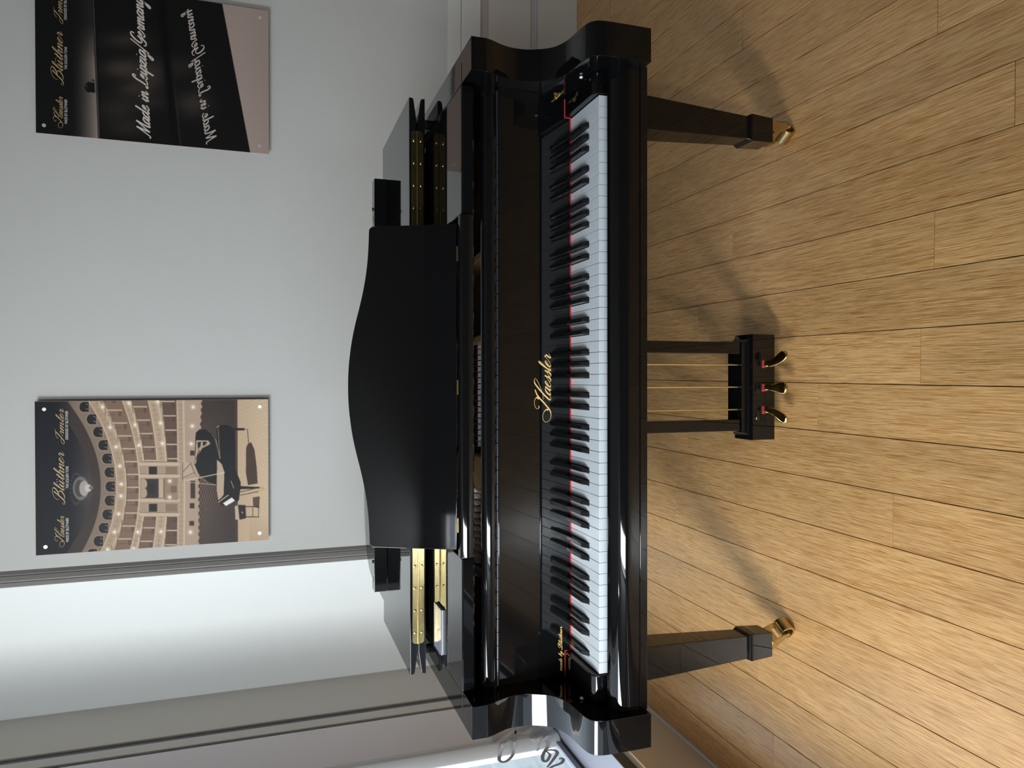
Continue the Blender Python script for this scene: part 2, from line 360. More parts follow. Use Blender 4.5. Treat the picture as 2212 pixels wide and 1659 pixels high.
wpart('frame_joint', (XL - .030, WY0, .4100), (XL - .004, 1.318, .4152), M['groove'], 0)
wpart('top_rail', (XL - .08, WY0, WZ1), (XL + .004, 1.318, WZ1 + .1), M['mauve'])
wpart('pane', (XL - .022, WY0, WZ0 - .004), (XL - .017, WY1 + .004, WZ1 + .004), M['glass'], 0)
LET = [[(1.0947, .6664), (1.0797, .6568), (1.0754, .644), (1.0898, .623), (1.1078, .6043), (1.064, .6311), (1.0134, .6583)],
 [(1.0168, .655), (1.057, .6239), (1.0841, .5916), (1.1003, .5671), (1.1136, .5481)],
 [(1.0828, .5514), (1.0909, .5244), (1.1081, .4865), (1.112, .4529)],
 [(1.099, .4517), (1.097, .4832), (1.0881, .5084), (1.067, .54), (1.0234, .5927), (.9855, .6282), (.9541, .6519), (.9303, .6572), (.9199, .645), (.9317, .6232), (.9587, .6006), (1.0007, .5794), (1.0414, .5631), (1.0854, .5517)],
 [(1.1102, .4474), (1.067, .4674), (1.042, .4937), (1.0154, .5131), (.9873, .5187), (.9783, .5056), (.9985, .4766), (1.0249, .4568), (1.0447, .4588), (1.0448, .4734), (1.0202, .4994)],
 [(.9527, .5163), (.9774, .4823), (.9843, .4547), (.9691, .4643), (.9434, .4884), (.9112, .5101), (.8818, .518), (.88, .5062), (.9072, .4852), (.9217, .4829), (.9434, .4884)],
 [(.9388, .4879), (.9411, .4683), (.9271, .4528), (.9074, .4596), (.8709, .4916), (.8396, .522)],
 [(.8747, .4649), (.8776, .4545), (.8662, .4523), (.8486, .4687), (.8402, .4993), (.8275, .5222)]]
mb = MB()
for li, s in enumerate(LET):
    p = spline(s, 20); n = len(p)
    mb.ribbon(p, [.0045 + .0080 * max(0, math.sin(math.pi * i / (n - 1))) ** .6 for i in range(n)], lambda y, z: (-.0145 + li * .0004 + .0260 * min(1, max(0, (y - .958) / .030)), y, z))
mb.build('window_lettering', M['film'], win, 0)
SX = -1.1335                                                  # the sill board stands out over the plinth
def ledge(name, x0, x1, z0, z1, mat, bev): tag(MB().box((x0, YF, z0), (x1, 1.66, z1), bev, 2).build(name, mat), kind='structure')
ledge('window_sill', XL - .035, SX, .4060, .4102, M['sill'], .001)
ledge('trim_12', XL - .05, SX - .002, .372, .4060, M['brown'], 0)
ledge('trim_13', XL - .05, SX + .003, .351, .372, M['alu'], .007)
strip('baseboard_left', YF, 1.40, .007, .2245, M['beige'], 0, .001)
strip('trim_14', YF, 1.40, -.01, .007, prin('white_caulk', (.72, .74, .76), .5), .006, .002)
strip('wall_left_upper', YF, 1.318, WZ1 + .1, ZC, M['room'], 0, 0)
tag(MB().box((XL - .03, YF, .41), (XL, WY0, WZ1 + .1)).build('wall_left_front', M['room'], smooth=0), kind='structure')
tag(MB().box((XR, YF, 0), (XR + .1, YB + .1, ZC)).build('wall_right', wall_mat('right_wall_paint', (.74, .72, .69)), smooth=0), kind='structure')
FX0, FX1, FZ0, FZ1 = -1.265, -.955, .70, 2.80       # unseen slit window added behind the camera, lets the front fill through
wf = MB().box((FX1, YF - .1, 0), (XR + .1, YF, ZC)).box((XL - .1, YF - .1, 0), (FX0, YF, ZC)).box((FX0, YF - .1, 0), (FX1, YF, FZ0)).box((FX0, YF - .1, FZ1), (FX1, YF, ZC))
tag(wf.build('wall_front', M['room'], smooth=0), kind='structure')
win2 = tag(empty('fill_window', (0, YF, 0)), kind='structure')
for a, b in (((FX0, FZ0), (FX0 + .025, FZ1)), ((FX1 - .025, FZ0), (FX1, FZ1)), ((FX0, FZ0), (FX1, FZ0 + .04)), ((FX0, FZ1 - .04), (FX1, FZ1))):
    MB().box((a[0], -.08, a[1]), (b[0], -.01, b[1]), .003, 2).build('frame_bar', M['mauve'], win2)
MB().box((FX0, -.045, FZ0), (FX1, -.040, FZ1)).build('pane', M['glass'], win2)
tag(MB().box((XL - .1, YF - .1, ZC), (XR + .1, YB + .12, ZC + .1)).build('ceiling', M['ceil'], smooth=0), kind='structure')
# outside the window
tag(MB().box((-9, -12, -.30), (XL - .11, 8, -.22)).build('outside_ground', M['stone'], smooth=0), kind='structure')

# ------------------------------------------------------------------ the piano
PIANO_RZ = R(.5)
piano = tag(empty('grand_piano', (0, 0, 0), PIANO_RZ), 'black lacquered grand piano with open keyboard standing on the bamboo floor', 'piano')
LQ = M['lacquer']
XA, XB = -.745, .73                       # outer faces of the two arms
prof = [(.0705, .9945), (.0695, .975), (.0705, .9616), (.0763, .9451), (.0864, .9259), (.0935, .9055), (.0958, .8839), (.0930, .8617), (.0845, .8406), (.0770, .8265), (.0645, .8124), (.0448, .8020), (.0195, .7953), (-.0069, .7927), (-.0353, .7904), (-.0561, .7862), (-.0667, .7795), (-.0729, .7690), (-.0758, .7536), (-.0768, .7246), (-.0768, .6545)]
# rounded S-profile: resample the middle smoothly
sm = spline(prof[2:-1], 5)
arm = [(.0705, .9945)] + sm + [(-.0768, .6545), (.50, .6545), (.50, .9945)]
for x0, x1 in ((XA, XA + .07), (XB - .07, XB)):
    o = MB().prism(arm, 'X', x0, x1, .0012, 2).build('cheek', LQ, piano, 25)
    xi = x0 if x0 < 0 else x1
    # inlaid strip on top of the cheek
    a, b = (x0 + .024, x1 - .003) if x0 > 0 else (x0 + .003, x1 - .024)
    a, b = (.663, .7065) if x0 > 0 else (-.7215, -.678)
    MB().prism([(a, .150), (b, .150), (b, .498), (a, .498)], 'Z', .9935, .9953, .0008, 1).build('inlay', LQ, o)
# case rim behind the cheeks
out = [(-.745, .50), (-.745, 1.34), (-.728, 1.47), (-.66, 1.57), (-.52, 1.625), (-.36, 1.63), (-.2, 1.59), (-.06, 1.49), (.06, 1.35), (.2, 1.21), (.38, 1.10), (.55, 1.01), (.66, .91), (.715, .79), (.73, .66), (.73, .50)]
sp = [out[0]] + spline(out[1:-1], 5) + [out[-1]]
def offs(p, dd):
    r = []
    for i in range(len(p)):
        a, b = p[max(0, i - 1)], p[min(len(p) - 1, i + 1)]; dx, dy = b[0] - a[0], b[1] - a[1]; l = math.hypot(dx, dy)
        r.append((p[i][0] + dy / l * dd, p[i][1] - dx / l * dd))
    return r
MB().prism(sp + offs(sp, .06)[::-1], 'Z', .6545, .9945, .001, 1).build('rim', LQ, piano, 25)
# soundboard, iron frame and what shows of the action through the slots of the music shelf
inn = offs(sp, .055)
MB().prism(inn + [(.664, .26), (-.68, .26)], 'Z', .80, .82).build('soundboard', M['inside'], piano)
plate = MB().prism([(x * .985, y) for x, y in inn] + [(.645, .30), (-.66, .30)], 'Z', .838, .848)
for x0, x1 in ((.105, .125), (.31, .33), (-.255, -.175), (-.47, -.455)):
    plate.prism([(x0, .30), (x1, .30), (x1 - .04, 1.1), (x0 - .04, 1.1)], 'Z', .848, .902, .003, 1)
plate.build('iron_frame', M['plate'], piano)
MB().prism([(-.667, .185), (.652, .185), (.652, .30), (-.667, .30)], 'Z', .80, .875).build('pin_block', M['inside'], piano)
damp0 = None
for i in range(18):
    x = .098 - i * .0148 if i < 18 else 0
    if x < -.165: break
    if damp0 is None:
        damp0 = MB().box((-.0062, .40, .862), (.0062, .455, .892), .001, 1).build('damper', M['white_felt'], piano)
        MB().box((-.0055, .397, .888), (.0055, .452, .912), .001, 1).build('damper_head', M['ebony'], damp0)
        MB().box((-.0062, .3985, .888), (.0062, .40, .893)).build('damper_felt', M['felt'], damp0)
        damp0.location = (x, 0, 0)
    else:
        c = inst(damp0, piano, (x, 0, 0))
        for ch in list(damp0.children): inst(ch, c)
bd = None
for i in range(14):
    x = -.272 - i * .0165
    mbd = MB().prism([(x - .007, .41), (x + .007, .41), (x, .372)], 'Z', .868, .896, .001, 1)
    mbd.build('damper_wedge', M['white_felt'], piano)
st = MB()
for i in range(44):
    x = -.255 - i * .0088
    st.cyl((x + .005, .30, .884), (x - .10 + i * .001, 1.25, .892), .0016, 6)
so = st.build('bass_strings', M['copper'], piano); so['kind'] = 'stuff'

# lid, folded-back front flap, long hinge
lo = [(x, y) for x, y in sp[1:-1]]
lid_out = [(-.748, .457), (-.748, 1.0)] + [(p[0] - .004 if p[0] < 0 else p[0] + .004, p[1] + .004) for p in lo[1:]] + [(.735, .60), (.735, .457)]
def edge_slab(zb, zt, y0, y1, thin_top):
    # cross-section in X-Z with the inner face thinning towards both ends
    e = .0095
    if thin_top: pts = [(-.748, zb), (-.7485, zb + .004), (-.747, zt - e), (-.742, zt - e + .002), (-.69, zt), (.675, zt), (.728, zt - e + .002), (.734, zt - e), (.7355, zb + .004), (.735, zb)]
    else: pts = [(-.748, zt), (-.7485, zt - .004), (-.747, zb + e), (-.742, zb + e - .002), (-.69, zb), (.675, zb), (.728, zb + e - .002), (.734, zb + e), (.7355, zt - .004), (.735, zt)]
    return MB().prism(pts, 'Y', y0, y1, .0015, 2)
lid = MB()
lid.prism(lid_out[1:-1] + [(.735, .52), (-.748, .52)], 'Z', 1.0125, 1.0215, .002, 1)
lid_o = lid.build('lid', LQ, piano)
edge_slab(1.0122, 1.0315, .455, .90, True).build('lid_front', LQ, lid_o, 40)
flap = edge_slab(1.0335, 1.0530, .4555, .902, False).build('lid_flap', LQ, piano, 40)
def leaf(z0, z1, round_top):
    r = .0095; a, b = -.669, .651; pts = []
    if round_top: pts = [(a, z0)] + [(a + r - r * math.cos(t), z1 - r + r * math.sin(t)) for t in np.linspace(0, math.pi / 2, 6)] + [(b - r + r * math.sin(t), z1 - r + r * math.cos(t)) for t in np.linspace(0, math.pi / 2, 6)] + [(b, z0)]
    else: pts = [(a, z1)] + [(a + r - r * math.cos(t), z0 + r - r * math.sin(t)) for t in np.linspace(0, math.pi / 2, 6)] + [(b - r + r * math.sin(t), z0 + r - r * math.cos(t)) for t in np.linspace(0, math.pi / 2, 6)] + [(b, z1)]
    return pts
h1 = MB().prism(leaf(1.0335, 1.0475, True), 'Y', .4537, .4556, .0004, 1).build('hinge_leaf', M['hinge_brass'], flap)
h2 = MB().prism(leaf(1.0165, 1.0308, False), 'Y', .4532, .4552, .0004, 1).build('hinge_leaf', M['hinge_brass'], lid_o)
kn = MB()
for i in range(66): kn.cyl((-.669 + i * .02, .4535, 1.0322), (-.669 + i * .02 + .0192, .4535, 1.0322), .0021, 10)
kn.build('hinge_knuckle', M['brass'], lid_o)
for par, z in ((flap, 1.0412), (lid_o, 1.0232)):
    sc = MB()
    for i in range(23): sc.ball((-.640 + i * .0575, .4533, z), .0034, (1, .45, 1), 10)
    q = sc.build('hinge_screws', M['brass'], par); q['kind'] = 'stuff'
for x in (-.708, .692): MB().cyl((x, .52, .9945), (x, .52, 1.0125), .012, 16).build('bumper', M['rubber'], piano)
lk1 = MB().ball((.615, .50, 1.0), .010, (1, 1, .9), 12).build('lid_catch', M['steel'], piano)

# music shelf (two wings and the front rail) and the music desk
for x0, x1 in ((-.666, -.3785), (.3730, .650)):
    MB().prism([(.133, .9720), (.131, .9750), (.131, .9970), (.134, 1.0000), (.50, 1.0035), (.50, .9820)], 'X', x0, x1, .0012, 1).build('music_shelf', LQ, piano)
MB().prism([(.132, .9725), (.1285, .977), (.1270, .986), (.1280, .997), (.1320, 1.0025), (.1380, 1.0045), (.1480, 1.0035), (.152, .999), (.152, .9725)], 'X', -.3765, .3710, .0015, 2).build('shelf_rail', LQ, piano)
MB().box((-.3785, .40, .972), (.373, .50, .998), .002, 1).build('shelf_back_rail', LQ, piano)
th = R(20); n20 = Vector((0, -math.cos(th), math.sin(th))); up20 = Vector((0, math.sin(th), math.cos(th)))
hs_ = [(t_, v * .957) for t_, v in ((0, .2540), (.1, .2530), (.2, .2495), (.3, .2440), (.4, .2360), (.5, .2265), (.6, .2180), (.7, .2115), (.8, .2072), (.9, .2050), (.955, .2043))]
top = [( -t * .3605 - .004, s) for t, s in hs_[::-1]] + [(t * .357 - .004, s) for t, s in hs_[1:]]
cr = lambda cx, sg: [(cx + sg * .011 * math.sin(a), .1845 + .011 * math.cos(a)) for a in np.linspace(.25, math.pi / 2, 5)]
L_ = [(-.3668, 0), (-.3622, .177)] + cr(-.3511, -1)[::-1]
R_ = cr(.3420, 1) + [(.3531, .177), (.3582, 0)]
outl = L_ + spline(top, 4) + R_
mt = Matrix((Vector((1, 0, 0)), up20, -n20)).transposed().to_4x4(); mt.translation = (0, .1715, 1.0015)
desk = MB().prism(outl, 'Z', 0, .018, .0016, 2); desk.bm.transform(mt)
desk_o = desk.build('music_desk', LQ, piano, 40)
for x in (-.31, -.005, .29):
    MB().box((x - .016, .155, .993), (x + .016, .169, 1.0005), .001, 1).cyl((x - .016, .1625, 1.0015), (x + .016, .1625, 1.0015), .0025, 10).build('desk_hinge', M['brass_dull'], desk_o)

# fallboard, its piano hinge, top roll
fall = MB().prism([(.1500, .7381), (.1412, .9120), (.1420, .9138), (.170, .9138), (.172, .7381)], 'X', -.6745, .6595).build('fallboard', LQ, piano)
roll = spline([(.1388, .9195), (.1362, .9245), (.1352, .9330), (.1370, .9420), (.1410, .9475), (.1465, .9505), (.1510, .9512)], 5)
MB().prism(roll + [(.1545, .9505), (.1565, .9470), (.1565, .9195)], 'X', -.6745, .6595).build('fallboard_roll', LQ, piano, 60)
fh = MB()
for i in range(44): fh.cyl((-.668 + i * .03, .1400, .9166), (-.668 + i * .03 + .0285, .1400, .9166), .0026, 8)
fh.build('fallboard_hinge', prin('dark_hinge', (.018, .019, .022), .35), piano)
def on_fall(x, z):
    y = .1500 + (z - .7412) / (.9120 - .7412) * (.1412 - .1500) - .0003
    return (x, y, z)
lt = MB(); script_text(lt, 'Haessler', on_fall, -.0850, .0710, .7862, .0141, thin=.055, thick=.25)
lt.build('name_lettering', M['gold'], fall, 0)
lt = MB(); script_text(lt, 'made by Blüthner', on_fall, -.659, -.556, .7585, .0043, thin=.13, thick=.24)
lt.build('maker_lettering', M['gold'], fall, 0)
MB().box((-.6125, .1488, .7350), (.6125, .1535, .7379)).build('key_felt', M['felt'], piano)
for sg, xe in ((1, .655), (-1, -.672)):
    fe = MB(); fe.prism([(sg * .6122, .7350), (sg * .6138, .7350), (sg * .6138, .7506), (xe, .7506), (xe, .7522), (sg * .6122, .7522)], 'Y', .1485, .1535)
    fe.build('block_felt', M['felt'], piano)
blk = [(.149, .7505), (.022, .7505), (.010, .7495), (.002, .7455), (-.003, .7385), (-.0045, .729), (-.0045, .700), (.149, .700)]
for x0, x1 in ((-.6745, -.6140), (.6140, .6595)):
    o = MB().prism([blk[0]] + spline(blk[1:6], 4) + blk[6:], 'X', x0, x1, .003, 2).build('key_block', LQ, piano, 40)
MB().ball((-.6725, .030, .762), .006, (.8, 1, 1), 12).build('pin', M['steel'], piano)
MB().ball((.6575, .030, .762), .006, (.8, 1, 1), 12).build('pin', M['steel'], piano)
MB().box((.6565, .118, .765), (.660, .165, .7695), .0006, 1).box((.652, .148, .7695), (.660, .160, .781), .0006, 1).build('fallboard_stop', M['brass_dull'], piano)
# key slip and key bed front
slip = [(-.012, .690), (-.012, .720)] + spline([(-.014, .7235), (-.022, .7265), (-.034, .7245), (-.046, .7165), (-.053, .7050), (-.0555, .692), (-.0560, .6700)], 5) + [(-.020, .6700), (-.020, .690)]
MB().prism(slip, 'X', -.6747, .6597).build('key_slip', LQ, piano, 60)
MB().box((-.6748, -.0575, .6520), (.6598, .50, .6690), .0015, 2).build('key_bed', LQ, piano)
MB().box((-.66, -.005, .669), (.645, .16, .705)).build('key_frame', M['inside'], piano)

# 88 keys
KW = 1.225 / 52; BW = .0105
names = 'ABCDEFG'
def sharp_after(i): return names[i % 7] in 'ACDFG' and i < 51
offs_b = {'A': .0014, 'C': -.0016, 'D': .0016, 'F': -.0024, 'G': 0.0}
def bx(i): return -.6125 + (i + 1) * KW + offs_b[names[i % 7]]
wk = {}
for i in range(52):
    x0 = -.6125 + i * KW; g = .00045
    l = (bx(i - 1) - x0 + BW / 2 + .0012) if i > 0 and sharp_after(i - 1) else g
    r = (x0 + KW - bx(i) + BW / 2 + .0012) if sharp_after(i) else g
    key = (round(l, 4), round(r, 4))
    if key not in wk:
        pts = [(g, 0), (KW - g, 0), (KW - g, .0505), (KW - r, .0505), (KW - r, .152), (l, .152), (l, .0505), (g, .0505)]
        wk[key] = MB().prism(pts, 'Z', .7165, .735, .0007, 2).build('white_key', M['ivory'], piano, 35, (x0, 0, 0))
    else: inst(wk[key], piano, (x0, 0, 0))
b0 = None
for i in range(52):
    if not sharp_after(i): continue
    if b0 is None:
        def ring(z, hw, yf, c=.0012): return [(-hw + c, yf, z), (hw - c, yf, z), (hw, yf + c, z), (hw, .1485, z), (-hw, .1485, z), (-hw, yf + c, z)]
        b0 = MB().loft([ring(.722, .0055, .0520), ring(.7368, .0055, .0522), ring(.7448, .0047, .0625), ring(.7466, .0044, .0655, .0016), ring(.7471, .0038, .0675, .0016)]).build('black_key', M['ebony'], piano, 14, (bx(i), 0, 0))
    else: inst(b0, piano, (bx(i), 0, 0))

# legs with brass casters
def leg(cx, cy, ax, wx, wy):
    def sq(z, h): return [(cx - h, cy - h, z), (cx + h, cy - h, z), (cx + h, cy + h, z), (cx - h, cy + h, z)]
    rings = [sq(.6540, .0500), sq(.187, .0303), sq(.1845, .0312), sq(.1790, .0340), sq(.1745, .0356), sq(.1700, .0362), sq(.1685, .0358), sq(.1050, .0325)]
    o = MB().loft(rings[::-1]).build('leg', LQ, piano, 12)
    bev = o.modifiers.new('edges', 'BEVEL'); bev.width = .0012; bev.segments = 2; bev.limit_method = 'ANGLE'; bev.angle_limit = R(50)
    a = Vector((math.cos(ax), math.sin(ax), 0)); c = Vector((wx, wy, .0228)); hl = .0205
    cs = MB().cyl((cx, cy, .106), (cx, cy, .099), .027, 24)
    d = (Vector((wx, wy, 0)) - Vector((cx, cy, 0))); b = Vector((-a.y, a.x, 0)); ub = d.dot(b); ua = d.dot(a)
    base = Vector((cx, cy, 0)) + a * ua * .5
    outline = [(-.024, .100), (.024, .100), (.020 + ub * .4, .074), (.0085 + ub, .026), (ub, .0165), (-.0085 + ub, .026), (-.020 + ub * .4, .074)]
    for sg in (-1, 1):     # fork cheeks
        t = bmesh.new(); A = []; B = []
        for u, z in outline:
            f = (.100 - z) / .08
            for L, w_ in ((A, .0215), (B, .0245)):
                p = Vector((cx, cy, 0)) + a * (ua * f) + b * u + a * (w_ * sg); L.append(t.verts.new((p.x, p.y, z)))
        t.faces.new(A); t.faces.new(B[::-1])
        for k in range(len(outline)): t.faces.new((A[k], B[k], B[(k + 1) % len(outline)], A[(k + 1) % len(outline)]))
        bmesh.ops.recalc_face_normals(t, faces=t.faces[:]); cs.add(t)
    # the crown joining the two cheeks
    q = [(-.022, .100), (.022, .100), (.020 + ub * .3, .080), (-.016 + ub * .3, .072)]
    t = bmesh.new(); A = []; B = []
    for u, z in q:
        for L, w_ in ((A, -.0215), (B, .0215)):
            p = Vector((cx, cy, 0)) + b * u + a * w_ + a * (ua * (.1 - z) / .08); L.append(t.verts.new((p.x, p.y, z)))
    t.faces.new(A); t.faces.new(B[::-1])
    for k in range(4): t.faces.new((A[k], B[k], B[(k + 1) % 4], A[(k + 1) % 4]))
    bmesh.ops.recalc_face_normals(t, faces=t.faces[:]); cs.add(t)
    cs.build('caster_fork', M['caster_brass'], o, 40)
    MB().tube(c - a * hl, c + a * hl, .0226, .0165, 32).build('caster_wheel', M['caster_brass'], o, 50)
    MB().cyl(c - a * .0262, c + a * .0262, .0035, 12).build('caster_axle', M['steel'], o)
    return o
leg(-.7065, .2735, R(240), -.6890, .2985); leg(.6830, .2735, R(-58), .7000, .2975); leg(-.35, 1.42, R(80), -.34, 1.44)

# pedal lyre
ly = MB().box((-.1570, .3000, .052), (.1370, .3800, .1255), .0015, 2)
def rect(x0, x1, y0, y1, z): return [(x0, y0, z), (x1, y0, z), (x1, y1, z), (x0, y1, z)]
rg = []
for t_ in np.linspace(0, 1, 7):
    e = 1 - math.cos(t_ * math.pi / 2); f_ = math.sin(t_ * math.pi / 2)
    rg.append(rect(-.157 + .023 * f_, .137 - .023 * f_, .300 + .017 * f_, .380, .1255 + .0235 * e))
ly.loft(rg)
ly_o = ly.build('pedal_lyre', LQ, piano, 40)
for x0, x1 in ((-.1325, -.1000), (.0825, .1155)):
    MB().box((x0, .322, .149), (x1, .352, .6525), .002, 2).build('lyre_post', LQ, ly_o)
for x in (-.073, -.0098, .0525):
    MB().cyl((x, .337, .149), (x, .337, .6525), .0024, 12).build('pedal_rod', M['rod_brass'], ly_o)
def pedal(x0, path, wid):
    pts = spline([(p[0], p[1]) for p in path], 5); zs = spline([(p[2], w_) for p, w_ in zip(path, wid)], 5)
    rings = []; n = len(pts)
    for i in range(n):
        a, b = pts[max(0, i - 1)], pts[min(n - 1, i + 1)]; dx, dy = b[0] - a[0], b[1] - a[1]; l = math.hypot(dx, dy); nx, ny = -dy / l, dx / l
        z, wd = zs[i]; hh = .0065 if i < n - 4 else .0065 * (n - i) / 5
        rings.append([(x0 + pts[i][0] + nx * wd * math.cos(t), pts[i][1] + ny * wd * math.cos(t), z + hh * math.sin(t) - .0015 * math.sin(t) ** 2) for t in np.linspace(0, 2 * math.pi, 17)[:-1]])
    o = MB().loft(rings).build('pedal', M['brass'], ly_o, 60)
    return o
for x0, sg in ((.0540, 1), (-.0735, -1)):
    pedal(x0, [(0, .306, .088), (0, .290, .0875), (.0015 * sg, .276, .0845), (.0085 * sg, .262, .077), (.0185 * sg, .250, .070), (.0270 * sg, .240, .066), (.0310 * sg, .2345, .065)],
          [.0092, .0092, .0098, .0122, .0148, .0125, .002])
pedal(-.0115, [(0, .306, .088), (0, .290, .0875), (0, .276, .0845), (0, .262, .077), (0, .250, .070), (0, .238, .066), (0, .2335, .065)], [.0092, .0092, .0092, .0120, .0168, .0150, .003])
for x in (.0540, -.0115, -.0735):
    MB().box((x - .0102, .2970, .0820), (x + .0102, .3003, .0965), .0006, 1).build('slot_felt', M['felt'], ly_o)
    MB().box((x - .0080, .2965, .0955), (x + .0125, .2995, .1000)).build('slot', M['rubber'], ly_o)

# things lying on the piano (placed in the piano's own frame)
PM = Matrix.Rotation(PIANO_RZ, 4, 'Z')
def on_piano(o, loc, rz=0): o.location = PM @ Vector(loc); o.rotation_euler = (0, 0, PIANO_RZ + rz)
bar = tag(empty('bar_box'), 'long narrow black bar lying across the piano lid behind the music desk', 'box')
MB().box((-.6245, .0, .0), (.6245, .045, .0400), .0020, 2).build('shell', M['lacquer'], bar)
for x in (.535, -.535): MB().cyl((x, .018, .0395), (x, .018, .0440), .005, 14).build('button', M['rubber'], bar)
for x in (.505, -.590): MB().box((x - .010, .016, .0396), (x + .010, .020, .0404)).build('slot', M['rubber'], bar)
on_piano(bar, (-.009, .815, 1.0532), R(-1.0))
card = tag(empty('display_card'), 'small pale card under clear plate lying on the left wing of the music shelf', 'card')
MB().box((-.0535, -.036, .0), (.0535, .036, .0030), .0006, 1).build('card_sheet', M['card'], card)
MB().box((-.0545, -.037, .0031), (.0545, .037, .0062), .0008, 1).build('cover_plate', M['acrylic'], card)
on_piano(card, (-.5935, .337, 1.0023), R(.2)); card.rotation_euler.x = R(.55)

# ------------------------------------------------------------------ the two posters on the back wall
def srgb(c): c = np.asarray(c, float) / 255.; return np.where(c <= .04045, c / 12.92, ((c + .055) / 1.055) ** 2.4)
def homog(src, dst):
    A = []
    for (x, y), (u, v) in zip(src, dst): A += [[x, y, 1, 0, 0, 0, -u * x, -u * y, -u], [0, 0, 0, x, y, 1, -v * x, -v * y, -v]]
    return np.linalg.svd(np.array(A))[2][-1].reshape(3, 3)
class Paint:
    """a small picture painter: colours on a dense grid, in art coordinates (a = down the sheet, b = to the left)"""
    def __init__(s, a, b): s.a, s.b = a, b; s.c = np.zeros(a.shape + (3,))
    def fill(s, mask, col, alpha=1.0):
        m = np.clip(mask, 0, 1)[..., None] * alpha; s.c = s.c * (1 - m) + np.asarray(col, float) * m
    def poly(s, pts, col, alpha=1.0):
        acc = np.zeros(s.a.shape); n = len(pts)
        for da, db in ((-1.1, -.5), (.5, -1.1), (1.1, .5), (-.5, 1.1)):
            A, B = s.a + da, s.b + db; ins = np.zeros(A.shape, bool)
            for i in range(n):
                (x1, y1), (x2, y2) = pts[i], pts[(i + 1) % n]
                if y1 == y2: continue
                ins ^= ((y1 > B) != (y2 > B)) & (A < (x2 - x1) * (B - y1) / (y2 - y1) + x1)
            acc += ins * .25
        s.fill(acc, col, alpha)
    def line(s, p, q, wd, col, alpha=1.0):
        dx, dy = q[0] - p[0], q[1] - p[1]; l2 = dx * dx + dy * dy
        t = np.clip(((s.a - p[0]) * dx + (s.b - p[1]) * dy) / l2, 0, 1)
        d = np.hypot(s.a - p[0] - t * dx, s.b - p[1] - t * dy); s.fill(np.clip((wd / 2 + 1.5 - d) / 3, 0, 1), col, alpha)
    def glow(s, p, r, col, alpha=1.0):
        d2 = ((s.a - p[0]) ** 2 + (s.b - p[1]) ** 2) / r ** 2; s.fill(np.exp(-d2 * 1.5), col, alpha)
    def ell(s, p, ra, rb, col, alpha=1.0):
        d = np.hypot((s.a - p[0]) / ra, (s.b - p[1]) / rb); s.fill(np.clip((1 - d) * min(ra, rb) / 3 + .5, 0, 1), col, alpha)
    def band(s, f, a0, a1, col, alpha=1.0, b0=-1e9, b1=1e9):
        m = np.clip((s.a - a0 - f) / 3 + .5, 0, 1) * np.clip((a1 + f - s.a) / 3 + .5, 0, 1) * (s.b > b0) * (s.b < b1); s.fill(m, col, alpha)
print_mat = bpy.data.materials.new('poster_print'); print_mat.use_nodes = True
_a = nd(print_mat, 'ShaderNodeVertexColor'); _a.layer_name = 'ink'; lk(print_mat, _a.outputs['Color'], pb(print_mat).inputs['Base Color']); pb(print_mat).inputs['Roughness'].default_value = .5; pb(print_mat).inputs['Specular IOR Level'].default_value = .18
M['poster_edge'] = prin('poster_edge', (.55, .42, .37), .5)
def poster(name, x0, z0, wd, ht, corners, paint, label):
    root = tag(empty(name, (x0, YB, z0)), label, 'poster')
    MB().box((0, -.035, 0), (wd, -.029, ht), .0006, 1).build('board', M['poster_edge'], root)
    nx, nz = 290, 420
    gx, gz = np.meshgrid(np.linspace(.0008, wd - .0008, nx), np.linspace(.0008, ht - .0008, nz))
    Hm = homog([(0, ht), (0, 0), (wd, 0), (wd, ht)], corners); q = np.stack([gx, gz, np.ones_like(gx)], -1) @ Hm.T
    p = Paint(q[..., 0] / q[..., 2], q[..., 1] / q[..., 2]); paint(p)
    co = np.stack([gx, np.full_like(gx, -.0353), gz], -1).reshape(-1, 3)
    idx = np.arange(nx * nz).reshape(nz, nx); f = np.stack([idx[:-1, :-1], idx[:-1, 1:], idx[1:, 1:], idx[1:, :-1]], -1).reshape(-1, 4)
    me = bpy.data.meshes.new('print'); me.vertices.add(len(co)); me.vertices.foreach_set('co', co.ravel())
    me.loops.add(f.size); me.loops.foreach_set('vertex_index', f.ravel()); me.polygons.add(len(f)); me.polygons.foreach_set('loop_start', np.arange(0, f.size, 4))
    me.update(calc_edges=True); at = me.color_attributes.new('ink', 'FLOAT_COLOR', 'POINT')
    at.data.foreach_set('color', np.concatenate([srgb(np.clip(p.c, 0, 255)) * .86, np.ones(p.c.shape[:2] + (1,))], -1).ravel())
    me.materials.append(print_mat); o = bpy.data.objects.new('print', me); COL.objects.link(o); o.parent = root
    T = lambda x, z: (x, -.0360, z)
    for wd_, a, b, z, xh, tn in (('Haessler', .027, .146, .7412, .0108, .07), ('Blüthner', .189, .391, .7400, .0165, .06), ('Irmler', .420, .556, .7400, .0125, .07)):
        lt = MB(); script_text(lt, wd_, T, a, b, z, xh, thin=tn, thick=.20); lt.build('brand_lettering', M['gold_print'], root, 0)
    for txt, a, b, z in (('MADE BY BLÜTHNER', .0455, .1370, .7262), ('THE GOLDEN TONE', .250, .335, .7255), ('DESIGNED BY BLÜTHNER', .4372, .5465, .7255)):
        plain_text(txt, b - a, M['white_print'], root, 'caption', Matrix(((1, 0, 0, a), (0, 0, 1, -.0360), (0, 1.25, 0, z), (0, 0, 0, 1))))
    for x, z in ((.031, .8035), (.5535, .8045), (.5535, .033), (.031, .0355)):
        MB().cyl((x, -.0375, z), (x, 0, z), .0068, 18).build('standoff', M['dot'], root)
    return root

